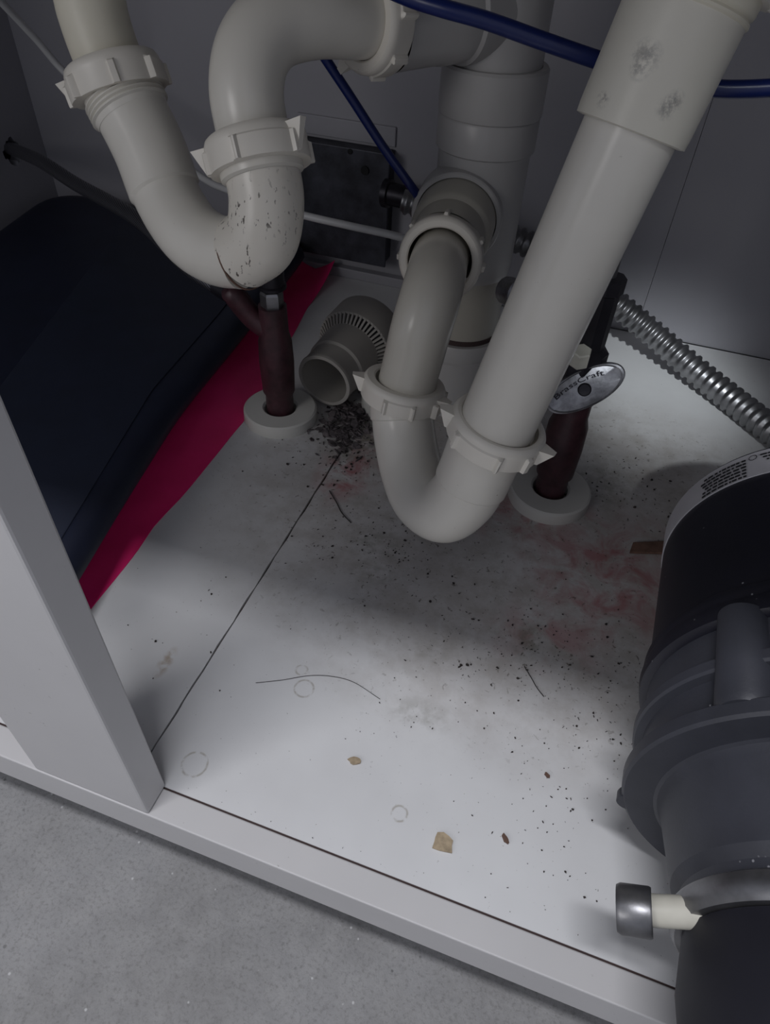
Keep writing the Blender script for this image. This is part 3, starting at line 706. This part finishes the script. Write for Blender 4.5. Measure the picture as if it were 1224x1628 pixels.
# clump of lint and crumbs at the mouth of the fitting
bm = bmesh.new()
for k in range(420):
    x = rnd.gauss(-0.027, 0.012); y = rnd.gauss(0.325, 0.017)
    hmax = max(0.0008, 0.010 * math.exp(-((x + 0.026) ** 2 + (y - 0.333) ** 2) / 0.00016))
    chip(bm, x, y, rnd.uniform(0.0004, hmax), rnd.choice((0.001, 0.0018, 0.003, 0.0055)), rnd.uniform(0, 6.28), 0.2, 1.1)
tag(link_mesh('lint_clump', bm, M_LINT, smooth=False), 'grey clump of lint and torn bits on the deck by the loose fitting', 'debris', kind='stuff')
# dark crumbs scattered on the deck
bm = bmesh.new()
clusters = [((-0.015, 0.290), 0.012, 0.022, 120, 0.0014), ((0.045, 0.20), 0.03, 0.018, 110, 0.0010), ((0.215, 0.335), 0.02, 0.02, 40, 0.0013), ((0.19, 0.06), 0.025, 0.03, 60, 0.0008), ((0.215, 0.135), 0.015, 0.03, 60, 0.0009), ((0.14, 0.14), 0.03, 0.02, 70, 0.0008), ((0.17, 0.16), 0.01, 0.02, 40, 0.0011), ((0.125, 0.165), 0.003, 0.003, 2, 0.0014), ((0.133, 0.128), 0.006, 0.004, 22, 0.0011), ((0.2, 0.33), 0.03, 0.025, 22, 0.0012), ((0.06, 0.205), 0.035, 0.03, 60, 0.0008), ((0.165, 0.15), 0.03, 0.03, 50, 0.0008),
            ((-0.055, 0.285), 0.02, 0.02, 26, 0.0010), ((0.0, 0.30), 0.018, 0.03, 40, 0.0010), ((0.20, 0.09), 0.02, 0.03, 40, 0.0008), ((0.11, 0.09), 0.03, 0.02, 30, 0.0006), ((0.20, 0.21), 0.03, 0.04, 40, 0.0007),
            ((-0.05, 0.12), 0.02, 0.03, 14, 0.0009), ((0.12, 0.06), 0.09, 0.05, 60, 0.0005), ((0.04, 0.09), 0.06, 0.06, 50, 0.0005), ((0.10, 0.002), 0.09, 0.003, 60, 0.0006)]
for (cx, cy), sx, sy, n, s in clusters:
    for k in range(n):
        x = rnd.gauss(cx, sx); y = rnd.gauss(cy, sy)
        if y < 0.003 or x > 0.235 and y < 0.25 or x < 0.001 and y < 0.004: continue
        chip(bm, x, y, 0.0003, s * rnd.choice((0.35, 0.5, 0.6, 0.8, 1.2)), rnd.uniform(0, 6.28), 0.4, 0.2)
tag(link_mesh('crumbs', bm, M_CRUMB, smooth=False), 'dark crumbs and grit scattered over the white cabinet deck', 'crumbs', kind='stuff')
# individual flakes
def flake(name, pts, mat, label, cat, z=0.0004, h=0.0009):
    bm = bmesh.new(); add_prism(bm, pts, z, z + h)
    return tag(link_mesh(name, bm, mat, smooth=False), label, cat)
def blob(cx, cy, sx, sy, seed, n=11, rot=0.0):
    r = random.Random(seed); out = []
    for k in range(n):
        a = 2 * math.pi * k / n; q = r.uniform(0.7, 1.15)
        x, y = math.cos(a) * sx * q, math.sin(a) * sy * q
        out.append((cx + x * math.cos(rot) - y * math.sin(rot), cy + x * math.sin(rot) + y * math.cos(rot)))
    return out
flake('paint_flake', blob(0.1450, 0.0235, 0.0060, 0.0052, 3), M_TAN, 'largest torn tan flake on the deck, near the front rail', 'flake')
flake('paint_flake', blob(0.0880, 0.0480, 0.0036, 0.0020, 5, rot=0.3), M_TAN, 'small oval tan flake alone on the deck, left of the largest one', 'flake')
flake('paint_flake', blob(0.1745, 0.0365, 0.0028, 0.0014, 6, rot=-0.9), M_WOOD, 'slim brown flake just right of the largest tan flake', 'flake')
flake('paint_flake', blob(0.1890, 0.0770, 0.0022, 0.0012, 7, rot=-0.6), M_WOOD, 'tiny brown flake farthest back, toward the disposal', 'flake')
o = flake('wood_scrap', [(0.2170, 0.262), (0.2455, 0.272), (0.2445, 0.285), (0.2185, 0.273)], M_WOOD, 'flat brown strip of wood on the deck poking out behind the black disposal', 'scrap', h=0.002)
bevel(o, 0.0004)
tag(tube('hair', [(0.0160, 0.0725, 0.0006), (0.0300, 0.0800, 0.0006), (0.0430, 0.0880, 0.0006), (0.0560, 0.0925, 0.0007), (0.0700, 0.0935, 0.0006), (0.0885, 0.0885, 0.0006)], 0.00016, M_HAIR, n=10, seg=6), 'long curved dark hair lying in the middle of the bright deck', 'hair')
tag(tube('hair', [(0.1640, 0.1410, 0.0006), (0.1700, 0.1340, 0.0006), (0.1740, 0.1290, 0.0006), (0.1790, 0.1245, 0.0006)], 0.00028, M_HAIR, n=8, seg=6), 'short dark strand on the shadow edge between the trap and the disposal', 'hair')
tag(tube('hair', [(-0.008, 0.243, 0.0006), (0.002, 0.233, 0.0006), (0.010, 0.224, 0.0006), (0.020, 0.217, 0.0006)], 0.0004, M_HAIR, n=8, seg=6), 'thick dark strand on the deck left of the U-bend, by the panel seam', 'hair')

# ------------------------------------------------------------------ garbage disposal lying on its side
gd = thing('garbage_disposal', 'black and charcoal garbage disposal unit lying on its side at the right of the cabinet', 'garbage disposal')
DO = V((0.295, 0.222, 0.0840)); DA = V((0.0, -1.0, 0.0))
lathe('motor_shell', [(0, 0.0), (0.062, 0.0), (0.0700, 0.0015), (0.0728, 0.004), (0.0736, 0.008), (0.0770, 0.112), (0.0, 0.112)], DO, DA, M_MOTOR, gd, 128)
lb = lathe('rating_label', [(0.0733, 0.0065), (0.0741, 0.0065), (0.0748, 0.0265), (0.0738, 0.0265)], DO, DA, M_LABEL, gd, 128, closed=True)
lb['label'] = 'silver grey rating label wrapped around the rim'
lathe('retaining_band', [(0.0762, 0.104), (0.0786, 0.1045), (0.0792, 0.106), (0.0789, 0.109), (0.0782, 0.1115), (0.0800, 0.1125), (0.0806, 0.1155), (0.0802, 0.121), (0.0782, 0.1225), (0.075, 0.123)], DO, DA, M_MOTOR, gd, 128)
lathe('grind_housing', [(0.074, 0.121), (0.0765, 0.1225), (0.0768, 0.1400), (0.0800, 0.1412), (0.0812, 0.1424), (0.0812, 0.1468), (0.0804, 0.1480), (0.0770, 0.1486), (0.0768, 0.1640), (0.0826, 0.1654), (0.0838, 0.1666), (0.0838, 0.1722), (0.0826, 0.1734), (0.0705, 0.1738),
    (0.0690, 0.1745), (0.0676, 0.1775), (0.0622, 0.2070), (0.0590, 0.2110), (0.0575, 0.2200), (0.0, 0.2200)], DO, DA, M_HOUSE, gd, 128, angle=22)
for deg in (42, 75, 106, 138):
    a = math.radians(deg); d = V((-math.cos(a), 0, math.sin(a)))
    bm = bmesh.new()
    add_lathe(bm, [(0, 0), (0.0080, 0.0), (0.0098, 0.0015), (0.0112, 0.046), (0.0100, 0.049), (0, 0.050)], DO + DA * 0.118 + d * 0.0752, DA, 28)
    link_mesh('screw_boss', bm, M_HOUSE, gd)
a = math.radians(-22); d = V((-math.cos(a), 0, math.sin(a)))
bm = bmesh.new()
add_lathe(bm, [(0.0022, 0), (0.006, 0.0), (0.0065, 0.001), (0.0065, 0.005), (0.0022, 0.005)], DO + DA * 0.168 + d * 0.0800, DA, 20, closed=True)
link_mesh('flange_lug', bm, M_HOUSE, gd)
lathe('mounting_ring', [(0.0560, 0.2150), (0.0600, 0.2150), (0.0620, 0.2165), (0.0626, 0.2185), (0.0618, 0.2235), (0.0600, 0.2255), (0.0560, 0.2255)], DO, DA, M_STEEL, gd, 128, closed=True)
# rolled mounting ear with its loop on the left of the ring
bm = bmesh.new()
o = V((0.2255, -0.0035, 0.0795)); axx = V((-0.90, -0.10, -0.30)).normalized()
add_lathe(bm, [(0.0072, 0.0), (0.0084, 0.0), (0.0088, 0.0008), (0.0088, 0.0110), (0.0080, 0.0125), (0.0, 0.0125), (0.0, 0.0110), (0.0070, 0.0110)], o, axx, 40, closed=True)
link_mesh('rolled_ear', bm, M_STEEL, gd)
bm = bmesh.new(); add_tube(bm, smooth_path([(0.246, 0.0005, 0.092), (0.239, -0.0008, 0.0875), (0.231, -0.002, 0.0830), (0.222, -0.0035, 0.0790)], 6), 0.0056, 24)
link_mesh('ear_pin', bm, M_NYLON, gd)
lathe('throat_gasket', [(0.0540, 0.2240), (0.0575, 0.2260), (0.0590, 0.2450), (0.0570, 0.2620), (0.0530, 0.2660), (0.0440, 0.2640), (0.0420, 0.2350), (0.0, 0.2340)], DO, DA, M_RUBBER, gd, 96)

# printing on the label, upside down as the unit lies
def wrap(bm, deg0, yoff, parent, r=0.0752, name='printing'):
    for vv in bm.verts:
        s, t = vv.co.x, vv.co.y
        a = math.radians(deg0) - s / r
        v0 = V((DO.x - math.cos(a) * r, DO.y - (yoff + t), DO.z + math.sin(a) * r))
        vv.co = v0
    return link_mesh(name, bm, M_INK, parent, smooth=False)
bm = text_mesh('11073435', 0.0072)
wrap(bm, 86, 0.0225, lb)
bm = bmesh.new(); r2 = random.Random(3)
def dashes(s0, s1, t, h):
    s = s0
    while s < s1:
        l = r2.uniform(0.0010, 0.0034); n = 3
        vs = [bm.verts.new((s + l * i / n, t + q, 0)) for q in (0, h) for i in range(n + 1)]
        for i in range(n): bm.faces.new((vs[i], vs[i + 1], vs[n + 1 + i + 1], vs[n + 1 + i]))
        s += l + r2.uniform(0.0004, 0.0010)
for k in range(6): dashes(0.0, 0.024, -0.0010 - k * 0.0026, 0.0015)
for k in range(3): dashes(-0.036, -0.010, -0.0100 - k * 0.0024, 0.0013)
for k in range(9):                                                # ring mark between the two blocks of print
    a0_, a1_ = 2 * math.pi * k / 9, 2 * math.pi * (k + 0.9) / 9
    vs = [bm.verts.new((-0.0035 + math.cos(t) * q, -0.0135 + math.sin(t) * q, 0)) for t in (a0_, a1_) for q in (0.0017, 0.0022)]
    bm.faces.new((vs[0], vs[1], vs[3], vs[2]))
wrap(bm, 45, 0.0255, lb)
